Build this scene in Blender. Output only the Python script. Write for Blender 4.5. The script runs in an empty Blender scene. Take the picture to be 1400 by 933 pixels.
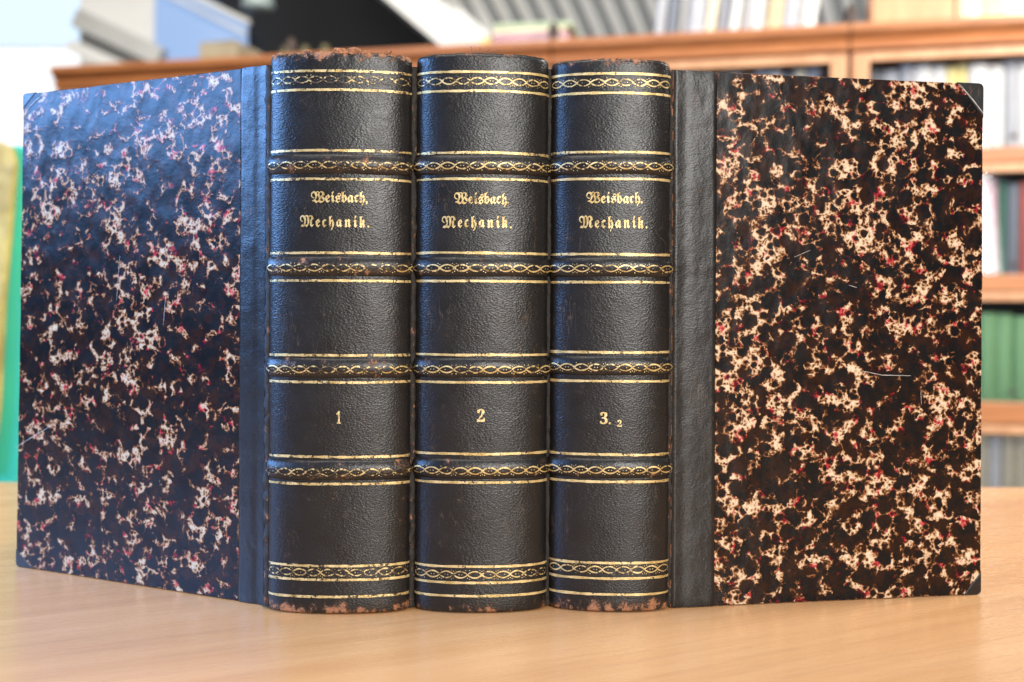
import bpy, bmesh, math, random
from mathutils import Vector, Matrix, noise
random.seed(7)
SC = bpy.context.scene
COL = SC.collection
R = math.radians

# ------------------------------------------------------------------ camera
F, CX, HY, ROLL, CAMH = 1500.0, 700.0, 422.0, R(0.30), 0.1227   # focal length in photo pixels, horizon row, roll, height over table
cam = bpy.data.cameras.new('camera')
cam.sensor_width = 36.0
cam.lens = F / 1400.0 * 36.0
cam.shift_y = -(466.5 - HY) / 1400.0
cam.clip_start, cam.clip_end = 0.02, 60.0
cam.dof.use_dof = True
cam.dof.focus_distance = 0.446
cam.dof.aperture_fstop = 7.5
cam.dof.aperture_blades = 9
camo = bpy.data.objects.new('camera', cam)
camo.matrix_world = Matrix.Translation((0, 0, CAMH)) @ Matrix.Rotation(R(90), 4, 'X') @ Matrix.Rotation(ROLL, 4, 'Z')
COL.objects.link(camo)
SC.camera = camo

# ------------------------------------------------------------------ world, lamps, exposure
w = bpy.data.worlds.new('World'); SC.world = w; w.use_nodes = True
w.node_tree.nodes['Background'].inputs[0].default_value = (0.80, 0.88, 1.0, 1)
w.node_tree.nodes['Background'].inputs[1].default_value = 0.10

def area(name, loc, target, sx, sy, power, colour, spread=180):
    l = bpy.data.lights.new(name, 'AREA'); l.shape = 'RECTANGLE'; l.size = sx; l.size_y = sy
    l.energy = power; l.color = colour; l.spread = R(spread)
    o = bpy.data.objects.new(name, l); o.location = loc
    o.rotation_euler = (Vector(target) - Vector(loc)).to_track_quat('-Z', 'Y').to_euler()
    COL.objects.link(o); return o
area('window_light', (-1.75, 0.15, 0.76), (-0.15, 0.40, 0.16), 1.5, 0.66, 48, (0.20, 0.45, 1.0), 130)
area('daylight', (0.53, -1.25, 0.68), (0.0, 0.45, 0.14), 0.70, 0.85, 38, (1.0, 0.97, 0.92))
area('ceiling_light', (0.0, 0.15, 2.1), (0.0, 0.4, 0.0), 1.6, 1.0, 29, (1.0, 0.94, 0.86))
area('bookcase_light', (1.65, 0.95, 1.30), (1.2, 2.55, 0.25), 0.9, 0.7, 92, (1.0, 0.95, 0.88))
area('hall_light', (-0.9, 1.6, 2.3), (-0.9, 3.9, 0.9), 1.6, 0.8, 80, (1.0, 0.96, 0.9))

vs = SC.view_settings
vs.view_transform = 'Standard'; vs.look = 'None'; vs.gamma = 1.0; vs.exposure = 0.0; vs.use_curve_mapping = False
SC.render.engine = 'CYCLES'
SC.cycles.use_denoising = True
SC.cycles.max_bounces = 6

# ------------------------------------------------------------------ pixel helpers (a pixel is only a direction; depth comes from the table or a size)
CA, SA = math.cos(ROLL), math.sin(ROLL)
def ray(px, py):
    u, v = px - CX, HY - py
    return (u * CA - v * SA) / F, (u * SA + v * CA) / F
def at(px, py, d):
    x, z = ray(px, py)
    return Vector((x * d, d, CAMH + z * d))
def on_table(px, py):
    x, z = ray(px, py)
    return at(px, py, -CAMH / z)

# ------------------------------------------------------------------ node helpers
class NT:
    def __init__(s, name):
        s.m = bpy.data.materials.new(name); s.m.use_nodes = True
        s.t = s.m.node_tree; s.b = s.t.nodes['Principled BSDF']
    def n(s, kind, **kw):
        nd = s.t.nodes.new(kind)
        for k, v in kw.items(): setattr(nd, k, v)
        return nd
    def put(s, sock, v):
        if isinstance(v, bpy.types.NodeSocket): s.t.links.new(v, sock)
        elif v is not None: sock.default_value = v
    def math(s, op, a, b=None, c=None, clamp=False):
        nd = s.n('ShaderNodeMath', operation=op, use_clamp=clamp)
        s.put(nd.inputs[0], a); s.put(nd.inputs[1], b); s.put(nd.inputs[2], c)
        return nd.outputs[0]
    def vmath(s, op, a, b=None, scale=None):
        nd = s.n('ShaderNodeVectorMath', operation=op)
        s.put(nd.inputs[0], a); s.put(nd.inputs[1], b)
        if scale is not None: nd.inputs['Scale'].default_value = scale
        return nd.outputs[0]
    def coord(s, kind='UV', scale=(1, 1, 1), rot=(0, 0, 0), loc=(0, 0, 0)):
        tc = s.n('ShaderNodeTexCoord'); mp = s.n('ShaderNodeMapping')
        mp.inputs['Scale'].default_value = scale; mp.inputs['Rotation'].default_value = rot; mp.inputs['Location'].default_value = loc
        s.t.links.new(tc.outputs[kind], mp.inputs[0]); return mp.outputs[0]
    def noise(s, vec, scale, detail=2, rough=0.5, dist=0.0, colour=False):
        nd = s.n('ShaderNodeTexNoise'); s.put(nd.inputs['Vector'], vec)
        nd.inputs['Scale'].default_value = scale; nd.inputs['Detail'].default_value = detail
        nd.inputs['Roughness'].default_value = rough; nd.inputs['Distortion'].default_value = dist
        return nd.outputs['Color' if colour else 'Fac']
    def vor(s, vec, scale, feature='F1', rnd=1.0):
        nd = s.n('ShaderNodeTexVoronoi', feature=feature); s.put(nd.inputs['Vector'], vec)
        nd.inputs['Scale'].default_value = scale; nd.inputs['Randomness'].default_value = rnd
        return nd
    def ramp(s, fac, stops, interp='LINEAR'):
        nd = s.n('ShaderNodeValToRGB'); e = nd.color_ramp.elements; nd.color_ramp.interpolation = interp
        while len(e) < len(stops): e.new(0.5)
        for el, (p, c) in zip(e, stops):
            el.position = p; el.color = (c, c, c, 1) if not hasattr(c, '__len__') else (*c, 1)
        s.put(nd.inputs[0], fac); return nd.outputs[0]
    def mix(s, fac, a, b, mode='MIX'):
        nd = s.n('ShaderNodeMix', data_type='RGBA', blend_type=mode)
        s.put(nd.inputs['Factor'], fac)
        for nm, v in (('A', a), ('B', b)):
            sk = [i for i in nd.inputs if i.name == nm and i.type == 'RGBA'][0]
            if isinstance(v, tuple): v = (*v, 1) if len(v) == 3 else v
            s.put(sk, v)
        return [o for o in nd.outputs if o.type == 'RGBA'][0]
    def step(s, v, lo, hi):
        nd = s.n('ShaderNodeMapRange', interpolation_type='SMOOTHSTEP'); s.put(nd.inputs[0], v)
        nd.inputs[1].default_value = lo; nd.inputs[2].default_value = hi; return nd.outputs[0]
    def bump(s, h, strength, dist, prev=None):
        nd = s.n('ShaderNodeBump'); nd.inputs['Strength'].default_value = strength; nd.inputs['Distance'].default_value = dist
        s.put(nd.inputs['Height'], h)
        if prev is not None: s.put(nd.inputs['Normal'], prev)
        return nd.outputs[0]
    def set(s, **kw):
        names = dict(col='Base Color', rough='Roughness', metal='Metallic', spec='Specular IOR Level', normal='Normal',
                     emit='Emission Color', power='Emission Strength', coat='Coat Weight', coatr='Coat Roughness', trans='Transmission Weight', ior='IOR', sheen='Sheen Weight')
        for k, v in kw.items():
            if isinstance(v, tuple) and len(v) == 3: v = (*v, 1)
            s.put(s.b.inputs[names[k]], v)
        return s.m

def m_leather(name, seed, wear_head=0.5, wear_tail=0.5, wear_all=0.0, H=0.2235, rough=0.335, grain=1.0, cockle=0.30):
    """black pebbled calf; UV is metres along the spine and metres of height"""
    k = NT(name)
    mm = k.coord('UV', (1000, 1000, 1000), loc=(seed * 37.0, 0, 0))
    el = k.vmath('MULTIPLY', mm, (1.0, 1.55, 1.0))
    wob = k.vmath('ADD', el, k.vmath('SCALE', k.noise(el, 0.9, 2, colour=True), scale=0.9))
    peb = k.vor(wob, 1.12, 'SMOOTH_F1').outputs['Distance']
    fib = k.noise(el, 2.6, 3, 0.6)
    big = k.noise(mm, 0.05, 4, 0.6)
    scuff = k.step(k.noise(mm, 0.16, 5, 0.68), 0.60, 0.76)
    col = k.mix(big, (0.007, 0.0068, 0.0070), (0.014, 0.0125, 0.0118))
    col = k.mix(k.math('MULTIPLY', scuff, 0.5), col, (0.085, 0.062, 0.046))
    sep = k.n('ShaderNodeSeparateXYZ'); k.put(sep.inputs[0], k.coord('UV'))
    v = sep.outputs[1]
    streak = k.noise(k.vmath('MULTIPLY', mm, (1.0, 0.8, 1.0)), 0.17, 6, 0.74)
    tail = k.math('MULTIPLY', k.step(v, 0.0085, 0.0015), wear_tail)
    head = k.math('MULTIPLY', k.step(v, H - 0.006, H - 0.001), wear_head)
    edge = k.math('MAXIMUM', tail, head)
    raw = k.step(k.math('ADD', streak, k.math('ADD', k.math('MULTIPLY', edge, 0.30), wear_all - 0.0)), 0.68, 0.77)
    tan = k.mix(k.noise(mm, 0.9, 3), (0.16, 0.055, 0.022), (0.50, 0.23, 0.11))
    brown = k.step(k.math('ADD', streak, k.math('ADD', k.math('MULTIPLY', edge, 0.30), wear_all)), 0.58, 0.74)
    col = k.mix(k.math('MULTIPLY', brown, 0.6), col, (0.055, 0.028, 0.016))
    col = k.mix(raw, col, tan)
    cn = k.noise(k.vmath('MULTIPLY', mm, (1.0, 0.22, 1.0)), 0.16, 3, 0.6, 0.8)
    crease = k.math('MULTIPLY', k.step(k.math('ABSOLUTE', k.math('SUBTRACT', cn, 0.5)), 0.010, 0.002), k.step(k.noise(mm, 0.045, 2), 0.52, 0.62))
    col = k.mix(k.math('MULTIPLY', crease, 0.5), col, (0.10, 0.068, 0.045))
    rg = k.math('ADD', k.math('MULTIPLY', k.noise(mm, 0.11, 3), 0.22), rough - 0.10)
    rg = k.math('ADD', rg, k.math('MULTIPLY', raw, 0.4))
    nrm = k.bump(k.noise(mm, 0.08, 3 if cockle > 0.4 else 2), cockle, 0.0008)
    nrm = k.bump(peb, 0.62 * grain, 0.00021, nrm)
    nrm = k.bump(fib, 0.35 * grain, 0.00008, nrm)
    nrm = k.bump(k.math('SUBTRACT', 1.0, raw), 0.5, 0.0002, nrm)
    return k.set(col=col, rough=rg, spec=0.46, normal=nrm)

def m_worn(name, seed, amount):
    """rubbed joint leather: dark with raw orange-brown patches"""
    k = NT(name)
    mm = k.coord('UV', (1000, 1000, 1000), loc=(seed * 11.0, seed * 5.0, 0))
    n1 = k.noise(k.vmath('MULTIPLY', mm, (1.0, 0.35, 1.0)), 0.5, 4, 0.7)
    raw = k.step(n1, 0.66 - amount * 0.25, 0.76 - amount * 0.25)
    tan = k.mix(k.noise(mm, 1.3, 2), (0.14, 0.05, 0.02), (0.48, 0.22, 0.11))
    col = k.mix(raw, (0.018, 0.014, 0.012), tan)
    nrm = k.bump(k.noise(mm, 1.6, 4, 0.7), 0.8, 0.0005)
    return k.set(col=col, rough=0.6, normal=nrm)

def m_gilt(name, seed, wear=0.5):
    k = NT(name)
    mm = k.coord('Object', (1000, 1000, 1000), loc=(seed * 13.0, 0, 0))
    n1 = k.noise(mm, 0.75, 4, 0.65); n2 = k.noise(mm, 0.10, 3, 0.6)
    worn = k.step(k.math('ADD', n1, k.math('MULTIPLY', n2, 0.5)), 0.98 - wear * 0.34, 1.10 - wear * 0.34)
    gold = k.mix(k.step(k.noise(mm, 0.22, 4, 0.7), 0.3, 0.7), (0.46, 0.31, 0.10), (0.82, 0.64, 0.32))
    col = k.mix(worn, gold, (0.045, 0.030, 0.018))
    met = k.math('MULTIPLY', k.math('SUBTRACT', 1.0, worn), 0.45)
    nrm = k.bump(k.noise(mm, 1.8, 3, 0.6), 0.6, 0.0002)
    return k.set(col=col, metal=met, rough=0.40, normal=nrm)

def m_marble(name, seed, cover=0.0, rough=0.30, cream=((0.60, 0.43, 0.26), (0.68, 0.55, 0.38)), fine=1.0):
    """half-leather cover paper: black drops thrown on cream with brown rims and red spots"""
    k = NT(name)
    mm = k.coord('UV', (1000 * fine, 1000 * fine, 1000), loc=(seed * 61.0, seed * 23.0, 0))
    warp = k.vmath('SCALE', k.vmath('SUBTRACT', k.noise(mm, 0.16, 3, 0.55, colour=True), (0.5, 0.5, 0.5)), scale=4.0)
    warp2 = k.vmath('SCALE', k.vmath('SUBTRACT', k.noise(mm, 0.9, 2, 0.6, colour=True), (0.5, 0.5, 0.5)), scale=1.1)
    p = k.vmath('ADD', k.vmath('ADD', mm, warp), warp2)
    low = k.noise(mm, 0.022, 2, 0.5)
    body = k.noise(k.vmath('ADD', mm, (91.0, 13.0, 0)), 0.105, 4, 0.60, 0.5)
    Fv = k.math('MULTIPLY', k.math('SUBTRACT', k.math('ADD', body, k.math('MULTIPLY', k.math('SUBTRACT', low, 0.5), 0.32)), 0.500 + cover), 15.0)
    for i, (s, r0, rv) in enumerate(((11.0, -0.06, 0.48), (6.2, -0.06, 0.50), (4.4, -0.14, 0.54), (3.1, -0.26, 0.60), (1.9, -0.30, 0.56))):
        off = k.vmath('ADD', p, (17.3 * i, 9.1 * i, 0))
        vn = k.vor(off, 1.0 / s); vn.voronoi_dimensions = '2D'
        sp = k.n('ShaderNodeSeparateColor'); k.put(sp.inputs[0], vn.outputs['Color'])
        rad = k.math('ADD', k.math('MULTIPLY', sp.outputs[0], rv), r0)
        f = k.math('MULTIPLY', k.math('SUBTRACT', vn.outputs['Distance'], rad), s)
        Fv = k.math('SMOOTH_MIN', Fv, f, 0.15)
    rim = k.math('ADD', Fv, k.math('MULTIPLY', k.math('SUBTRACT', k.noise(mm, 0.9, 4, 0.65), 0.5), 1.5))
    t = k.math('ADD', k.math('MULTIPLY', rim, 0.33), 0.5, clamp=True)           # -1..1 mm to 0..1
    stain = k.noise(k.vmath('ADD', mm, (55.0, 120.0, 0)), 0.10, 4, 0.6)
    dark = k.mix(k.step(stain, 0.42, 0.66), (0.0055, 0.0055, 0.0060), (0.024, 0.0085, 0.0045))
    lit = k.ramp(t, [(0.38, (0.020, 0.008, 0.004)), (0.49, (0.085, 0.030, 0.011)), (0.58, (0.32, 0.135, 0.05)), (0.68, cream[0]), (0.92, cream[1])])
    col = k.mix(k.step(t, 0.30, 0.44), dark, lit)
    redc = k.ramp(t, [(0.10, (0.008, 0.0045, 0.006)), (0.36, (0.040, 0.004, 0.006)), (0.50, (0.20, 0.008, 0.014)),
                      (0.66, (0.42, 0.028, 0.035)), (0.95, (0.56, 0.16, 0.13))])
    redm = k.step(k.noise(k.vmath('ADD', mm, (310.0, 40.0, 0)), 0.14, 4, 0.65), 0.55, 0.64)
    col = k.mix(redm, col, redc)
    dust = k.step(k.noise(mm, 0.5, 6, 0.8), 0.71, 0.80)
    col = k.mix(k.math('MULTIPLY', dust, 0.25), col, (0.30, 0.27, 0.25))
    rg = k.math('ADD', k.math('MULTIPLY', k.noise(mm, 0.07, 4, 0.6), 0.20), rough - 0.10)
    nrm = k.bump(k.noise(k.vmath('MULTIPLY', mm, (1.0, 0.6, 1.0)), 0.06, 2, 0.5), 0.40, 0.0016)
    nrm = k.bump(k.noise(mm, 0.45, 3, 0.5), 0.14, 0.00025, nrm)
    nrm = k.bump(t, 0.12, 0.0002, nrm)
    return k.set(col=col, rough=rg, spec=0.24, normal=nrm)

def m_table():
    k = NT('oiled_beech')
    ob = k.coord('Object', (1, 1, 1), rot=(0, 0, R(-27)))
    ln = k.vmath('MULTIPLY', ob, (2.2, 42.0, 10.0))
    g1 = k.noise(ln, 1.0, 5, 0.62, 0.6)
    g2 = k.noise(k.vmath('MULTIPLY', ob, (26.0, 420.0, 50.0)), 1.0, 4, 0.6)
    pat = k.noise(ob, 5.0, 3)
    col = k.ramp(g1, [(0.30, (0.52, 0.245, 0.085)), (0.52, (0.61, 0.315, 0.122)), (0.72, (0.67, 0.365, 0.155))])
    col = k.mix(k.math('MULTIPLY', k.step(g2, 0.50, 0.70), 0.36), col, (0.42, 0.20, 0.085))
    col = k.mix(k.math('MULTIPLY', pat, 0.35), col, (0.62, 0.36, 0.19))
    rg = k.math('ADD', k.math('MULTIPLY', g2, 0.14), 0.20)
    nrm = k.bump(g2, 0.25, 0.0002)
    return k.set(col=col, rough=rg, normal=nrm)

def m_plain(name, c1, c2=None, rough=0.5, scale=20.0, stretch=(1, 1, 1), bump=0.0, metal=0.0):
    k = NT(name)
    ob = k.coord('Object', stretch)
    n1 = k.noise(ob, scale, 4, 0.6)
    col = k.mix(k.step(n1, 0.3, 0.7), c1, c2 or tuple(x * 0.75 for x in c1))
    nrm = k.bump(n1, 0.4, bump) if bump else None
    return k.set(col=col, rough=rough, normal=nrm, metal=metal)

def m_emit(name, c, power):
    k = NT(name)
    return k.set(col=(0.05, 0.05, 0.05), emit=c, power=power, rough=0.3)

def m_glass(name):
    k = NT(name)
    tr = k.n('ShaderNodeBsdfTransparent'); gl = k.n('ShaderNodeBsdfGlossy'); gl.inputs['Roughness'].default_value = 0.05
    fr = k.n('ShaderNodeFresnel'); fr.inputs[0].default_value = 1.45
    mx = k.n('ShaderNodeMixShader')
    k.put(mx.inputs[0], fr.outputs[0]); k.put(mx.inputs[1], tr.outputs[0]); k.put(mx.inputs[2], gl.outputs[0])
    k.put(k.t.nodes['Material Output'].inputs[0], mx.outputs[0]); return k.m

# ------------------------------------------------------------------ mesh helpers
def thing(name, label, cat, loc=(0, 0, 0), rz=0.0, group=None, kind=None):
    o = bpy.data.objects.new(name, None); o.empty_display_size = 0.02
    COL.objects.link(o); o.location = loc; o.rotation_euler = (0, 0, rz)
    tag(o, label, cat, group, kind); return o
def tag(o, label=None, cat=None, group=None, kind=None):
    if label: o['label'] = label
    if cat: o['category'] = cat
    if group: o['group'] = group
    if kind: o['kind'] = kind
    return o
def link(name, me, mat, parent=None, smooth=False):
    o = bpy.data.objects.new(name, me)
    if mat is not None and not me.materials: me.materials.append(mat)
    if smooth:
        for p in me.polygons: p.use_smooth = True
    COL.objects.link(o)
    if parent: o.parent = parent
    return o
def mesh(name, verts, faces, mat, parent=None, smooth=False, uv=None):
    me = bpy.data.meshes.new(name); me.from_pydata([tuple(v) for v in verts], [], faces)
    if uv:
        l = me.uv_layers.new(name='UVMap')
        for lp in me.loops: l.data[lp.index].uv = uv[lp.vertex_index]
    me.update()
    return link(name, me, mat, parent, smooth)
def bm_obj(name, bm, mat, parent=None, smooth=False):
    me = bpy.data.meshes.new(name); bm.to_mesh(me); bm.free()
    return link(name, me, mat, parent, smooth)
def box_bm(boxes, bevel=0.0, seg=2):
    """boxes: (x0,x1,y0,y1,z0,z1)"""
    bm = bmesh.new()
    for x0, x1, y0, y1, z0, z1 in boxes:
        r = bmesh.ops.create_cube(bm, size=1.0)
        for v in r['verts']:
            v.co = Vector(((x0 + x1) / 2 + v.co.x * (x1 - x0), (y0 + y1) / 2 + v.co.y * (y1 - y0), (z0 + z1) / 2 + v.co.z * (z1 - z0)))
    if bevel: bmesh.ops.bevel(bm, geom=bm.edges[:], offset=bevel, segments=seg, affect='EDGES', profile=0.5)
    return bm
def box(name, b, mat, parent=None, bevel=0.0):
    return bm_obj(name, box_bm([b], bevel), mat, parent)
def beam(name, p0, p1, width, depth, mat, parent=None, up=Vector((0, 1, 0)), bevel=0.0):
    """a square timber from p0 to p1; depth runs along `up`"""
    p0, p1 = Vector(p0), Vector(p1); d = (p1 - p0); L = d.length; d.normalize()
    s = d.cross(up).normalized(); u = s.cross(d)
    bm = box_bm([(0, L, -width / 2, width / 2, -depth / 2, depth / 2)], bevel)
    for v in bm.verts: v.co = p0 + d * v.co.x + s * v.co.y + u * v.co.z
    return bm_obj(name, bm, mat, parent)
def lathe(name, prof, mat, parent=None, loc=(0, 0, 0), seg=20):
    vs_, fs = [], []
    for r, z in prof:
        for i in range(seg):
            a = 2 * math.pi * i / seg; vs_.append((loc[0] + r * math.cos(a), loc[1] + r * math.sin(a), loc[2] + z))
    for j in range(len(prof) - 1):
        for i in range(seg):
            i2 = (i + 1) % seg; fs.append((j * seg + i, j * seg + i2, (j + 1) * seg + i2, (j + 1) * seg + i))
    fs.append(tuple(range(seg))[::-1]); fs.append(tuple((len(prof) - 1) * seg + i for i in range(seg)))
    return mesh(name, vs_, fs, mat, parent, True)
def grid_faces(nu, nv, loop_v=False):
    fs = []
    for i in range(nu - 1):
        for j in range(nv if loop_v else nv - 1):
            j2 = (j + 1) % nv
            fs.append((i * nv + j, (i + 1) * nv + j, (i + 1) * nv + j2, i * nv + j2))
    return fs
def nz(x, y=0.0, z=0.0): return noise.noise(Vector((x, y, z)))

# ------------------------------------------------------------------ the setting: floor, table
FLOOR = -0.75
floor = box('floor', (-4.5, 4.5, -1.5, 7.0, FLOOR - 0.1, FLOOR), m_plain('floor_boards', (0.28, 0.20, 0.13), rough=0.5, scale=3, stretch=(1, 8, 1)))
tag(floor, kind='structure')

BEECH = m_table()
TB = on_table(0, 668).y * 0.5 + on_table(1400, 657).y * 0.5
table = thing('table', 'warm beech wooden table top under the three leather books', 'table', (0, 0.2, FLOOR))
table_top = bm_obj('table_top', box_bm([(-0.85, 0.85, -0.62, TB - 0.2, -FLOOR - 0.03, -FLOOR)], 0.003, 3), BEECH, table)
for sx in (-1, 1):
    box('apron', (sx * 0.76 - 0.01, sx * 0.76 + 0.01, -0.54, TB - 0.28, -FLOOR - 0.12, -FLOOR - 0.03), BEECH, table, 0.002)
    for yy in (-0.55, TB - 0.27):
        box('leg', (sx * 0.76 - 0.03, sx * 0.76 + 0.03, yy - 0.03, yy + 0.03, 0, -FLOOR - 0.03), BEECH, table, 0.004)
box('apron', (-0.73, 0.73, TB - 0.28, TB - 0.26, -FLOOR - 0.12, -FLOOR - 0.03), BEECH, table, 0.002)

# ------------------------------------------------------------------ the three books
M_EDGE = m_worn('board_edge', 3.0, 0.9)
M_PAGES = m_plain('page_edges', (0.62, 0.52, 0.36), (0.42, 0.33, 0.21), 0.85, 30, (1, 60, 1))
M_RAW = m_plain('raw_leather', (0.50, 0.22, 0.10), (0.16, 0.06, 0.025), 0.85, 700, bump=0.0004)
M_SCRATCH_GLINT = m_plain('scratch_glint', (0.55, 0.52, 0.48), (0.3, 0.28, 0.26), 0.7, 300)  # pale scratches, and the painted highlights of the corner creases
M_THREAD = m_plain('thread', (0.12, 0.10, 0.09), rough=0.8, scale=300)
M_STAMP = m_gilt('gilt_stamp', 5.5, 0.50)

class Spine:
    def __init__(s, xl, yl, xr, yr, bulge, H, loc, seed):
        s.H, s.seed, s.loc = H, seed, Vector(loc)
        L, Rr = Vector((xl, yl)), Vector((xr, yr)); mid = (L + Rr) / 2; half = (Rr - L) / 2
        n = Vector((half.y, -half.x)).normalized()
        N = 240; s.pts = []
        for i in range(N + 1):
            a = math.pi * i / N
            s.pts.append(mid + half * (-math.cos(a)) + n * (bulge * math.sin(a) ** 0.86))
        s.arc = [0.0]
        for i in range(N): s.arc.append(s.arc[-1] + (s.pts[i + 1] - s.pts[i]).length)
        s.len = s.arc[-1]; s.bands = []
    def _p(s, a):
        a = min(max(a, 0.0), s.len); lo, hi = 0, len(s.arc) - 1
        while hi - lo > 1:
            m = (lo + hi) // 2
            if s.arc[m] <= a: lo = m
            else: hi = m
        f = (a - s.arc[lo]) / max(1e-9, s.arc[hi] - s.arc[lo])
        return s.pts[lo].lerp(s.pts[hi], f)
    def band(s, z):
        for zc, hw, h in s.bands:
            q = abs(z - zc) / hw
            if q < 1: return h * math.cos(q * math.pi / 2) ** 0.8
        return 0.0
    def map(s, a, z, off, rel=True):
        e = 0.0004
        p = s._p(a); t = (s._p(a + e) - s._p(a - e)).normalized(); n = Vector((t.y, -t.x))
        q = p + n * off
        return Vector((q.x - s.loc.x, q.y - s.loc.y, z))
    def at_x(s, px, row, depth=0.441):
        """arc position where the ray of photo column px meets the curve"""
        k = ray(px, row)[0]
        best = min(range(20, len(s.pts) - 20), key=lambda i: abs(s.pts[i].x - k * s.pts[i].y))
        return s.arc[best]
    def z_row(s, row, px):
        a = s.at_x(px, row); p = s._p(a)
        return CAMH + ray(px, row)[1] * p.y

def spine_mesh(S, mat, parent, rag, smooth_top):
    """shell of leather with rolled head and tail; the head is frayed by `rag`"""
    H, th, r = S.H, 0.0024, 0.0013
    prof = []                                            # (offset, z)
    prof += [(-th, 0.004), (-th, 0.0012)]
    for i in range(5):
        a = math.pi / 2 * i / 4; prof.append((-r - 0.0002 + r * math.sin(a) - 0.0008 * (1 - math.sin(a)), 0.0002 + r * (1 - math.cos(a))))
    nb = 70
    for i in range(1, nb): prof.append((0.0, 0.0018 + (H - 0.0036) * i / nb))
    for i in range(7):
        a = math.pi / 2 * i / 6; prof.append((-0.0022 * (1 - math.cos(a)), H - 0.0022 + 0.0022 * math.sin(a)))
    prof += [(-0.0032, H - 0.0006), (-0.0036, H - 0.004)]
    nu = 110; verts, uv = [], []
    for i in range(nu):
        a = S.len * i / (nu - 1)
        for j, (o, z) in enumerate(prof):
            if z > H - 0.0075:
                k = (z - (H - 0.0075)) / 0.0075
                d = nz(a * 160, S.seed) * 0.6 + nz(a * 420, S.seed + 4) * 0.55 + nz(a * 900, S.seed + 9) * 0.45
                z = z + rag * k * d - smooth_top * k * (abs(a / S.len - 0.5) * 2) ** 4
                o = o + rag * 0.35 * k * nz(a * 300, z * 900, S.seed)
            elif 0.003 < z < H - 0.003:
                o = o + 0.00022 * nz(a * 60, z * 55, S.seed)
            verts.append(S.map(a, z, o)); uv.append((a, z))
    return mesh('spine', verts, grid_faces(nu, len(prof)), mat, parent, True, uv)

def band_mesh(S, zc, hw, h, mat, parent):
    nu, nv = 80, 15; verts, uv = [], []
    for i in range(nu):
        a = S.len * (0.006 + 0.988 * i / (nu - 1))
        wob = 0.0003 * nz(a * 50, zc * 100, S.seed)
        for j in range(nv):
            q = -1 + 2 * j / (nv - 1); zz = zc + q * hw
            o = h * math.cos(q * math.pi / 2) ** 0.8 if abs(q) < 1 else -0.0005
            ease = min(1.0, min(i, nu - 1 - i) / 3.0)
            verts.append(S.map(a, zz + wob, o * ease - (0.0003 if ease < 1 else 0) + 0.00012 * nz(a * 150, zz * 300, 2))); uv.append((a + zc * 3, zz))
    return mesh('raised_band', verts, grid_faces(nu, nv), mat, parent, True, uv)

def ribbon(S, pts, w, off):
    """flat strip of width w along (a,z) points, lying on the spine"""
    verts, faces = [], []
    for i, (a, z) in enumerate(pts):
        a0, z0 = pts[max(0, i - 1)]; a1, z1 = pts[min(len(pts) - 1, i + 1)]
        d = Vector((a1 - a0, z1 - z0)).normalized(); n = Vector((-d.y, d.x)); ww = w * (1 + 0.35 * nz(a * 300, z * 300, S.seed))
        for s_ in (-0.5, 0.5):
            aa, zz = a + n.x * ww * s_, z + n.y * ww * s_
            verts.append(S.map(aa, zz, S.band(zz) + off))
    for i in range(len(pts) - 1): faces.append((2 * i, 2 * i + 2, 2 * i + 3, 2 * i + 1))
    return verts, faces

def gilt_line(S, z, mat, parent, w=0.00098):
    n = 90; pts = []
    for i in range(n):
        a = S.len * (0.045 + 0.925 * i / (n - 1))
        pts.append((a, z + 0.00016 * nz(a * 70, z * 500, S.seed)))
    v, f = ribbon(S, pts, w, 0.00032)
    mesh('gilt_line', v, f, mat, parent, True)

def gilt_chain(S, z, mat, parent, amp=0.00128, pitch=0.0057):
    V, Fc = [], []
    def add(v, f):
        b = len(V); V.extend(v); Fc.extend([tuple(b + k for k in q) for q in f])
    a0, a1 = S.len * 0.055, S.len * 0.955
    n = int((a1 - a0) / 0.00035)
    for ph in (0, math.pi):
        pts = []
        for i in range(n):
            a = a0 + (a1 - a0) * i / (n - 1)
            sn = math.sin((a - a0) / pitch * math.pi + ph)
            pts.append((a, z + amp * math.copysign(abs(sn) ** 0.75, sn)))
        add(*ribbon(S, pts, 0.00056, 0.00034 if ph else 0.00030))
    m = int((a1 - a0) / pitch)
    for i in range(m + 1):                               # pin dots over and under each crossing, two in each eye
        for da, dz in ((0, 1.35), (0, -1.35), (-0.14, 1.75), (0.14, 1.75), (-0.14, -1.75), (0.14, -1.75), (0.40, 0.0), (0.60, 0.0)):
            if random.random() < 0.3: continue
            ca, cz = a0 + (i + da) * pitch, z + dz * 0.001
            if not a0 < ca < a1: continue
            rr = 0.00021; ring = [S.map(ca + rr * math.cos(t), cz + rr * math.sin(t), S.band(cz) + 0.00036) for t in [k * math.pi / 3 for k in range(6)]]
            add(ring, [tuple(range(6))])
    mesh('gilt_chain', V, Fc, mat, parent, True)

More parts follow.
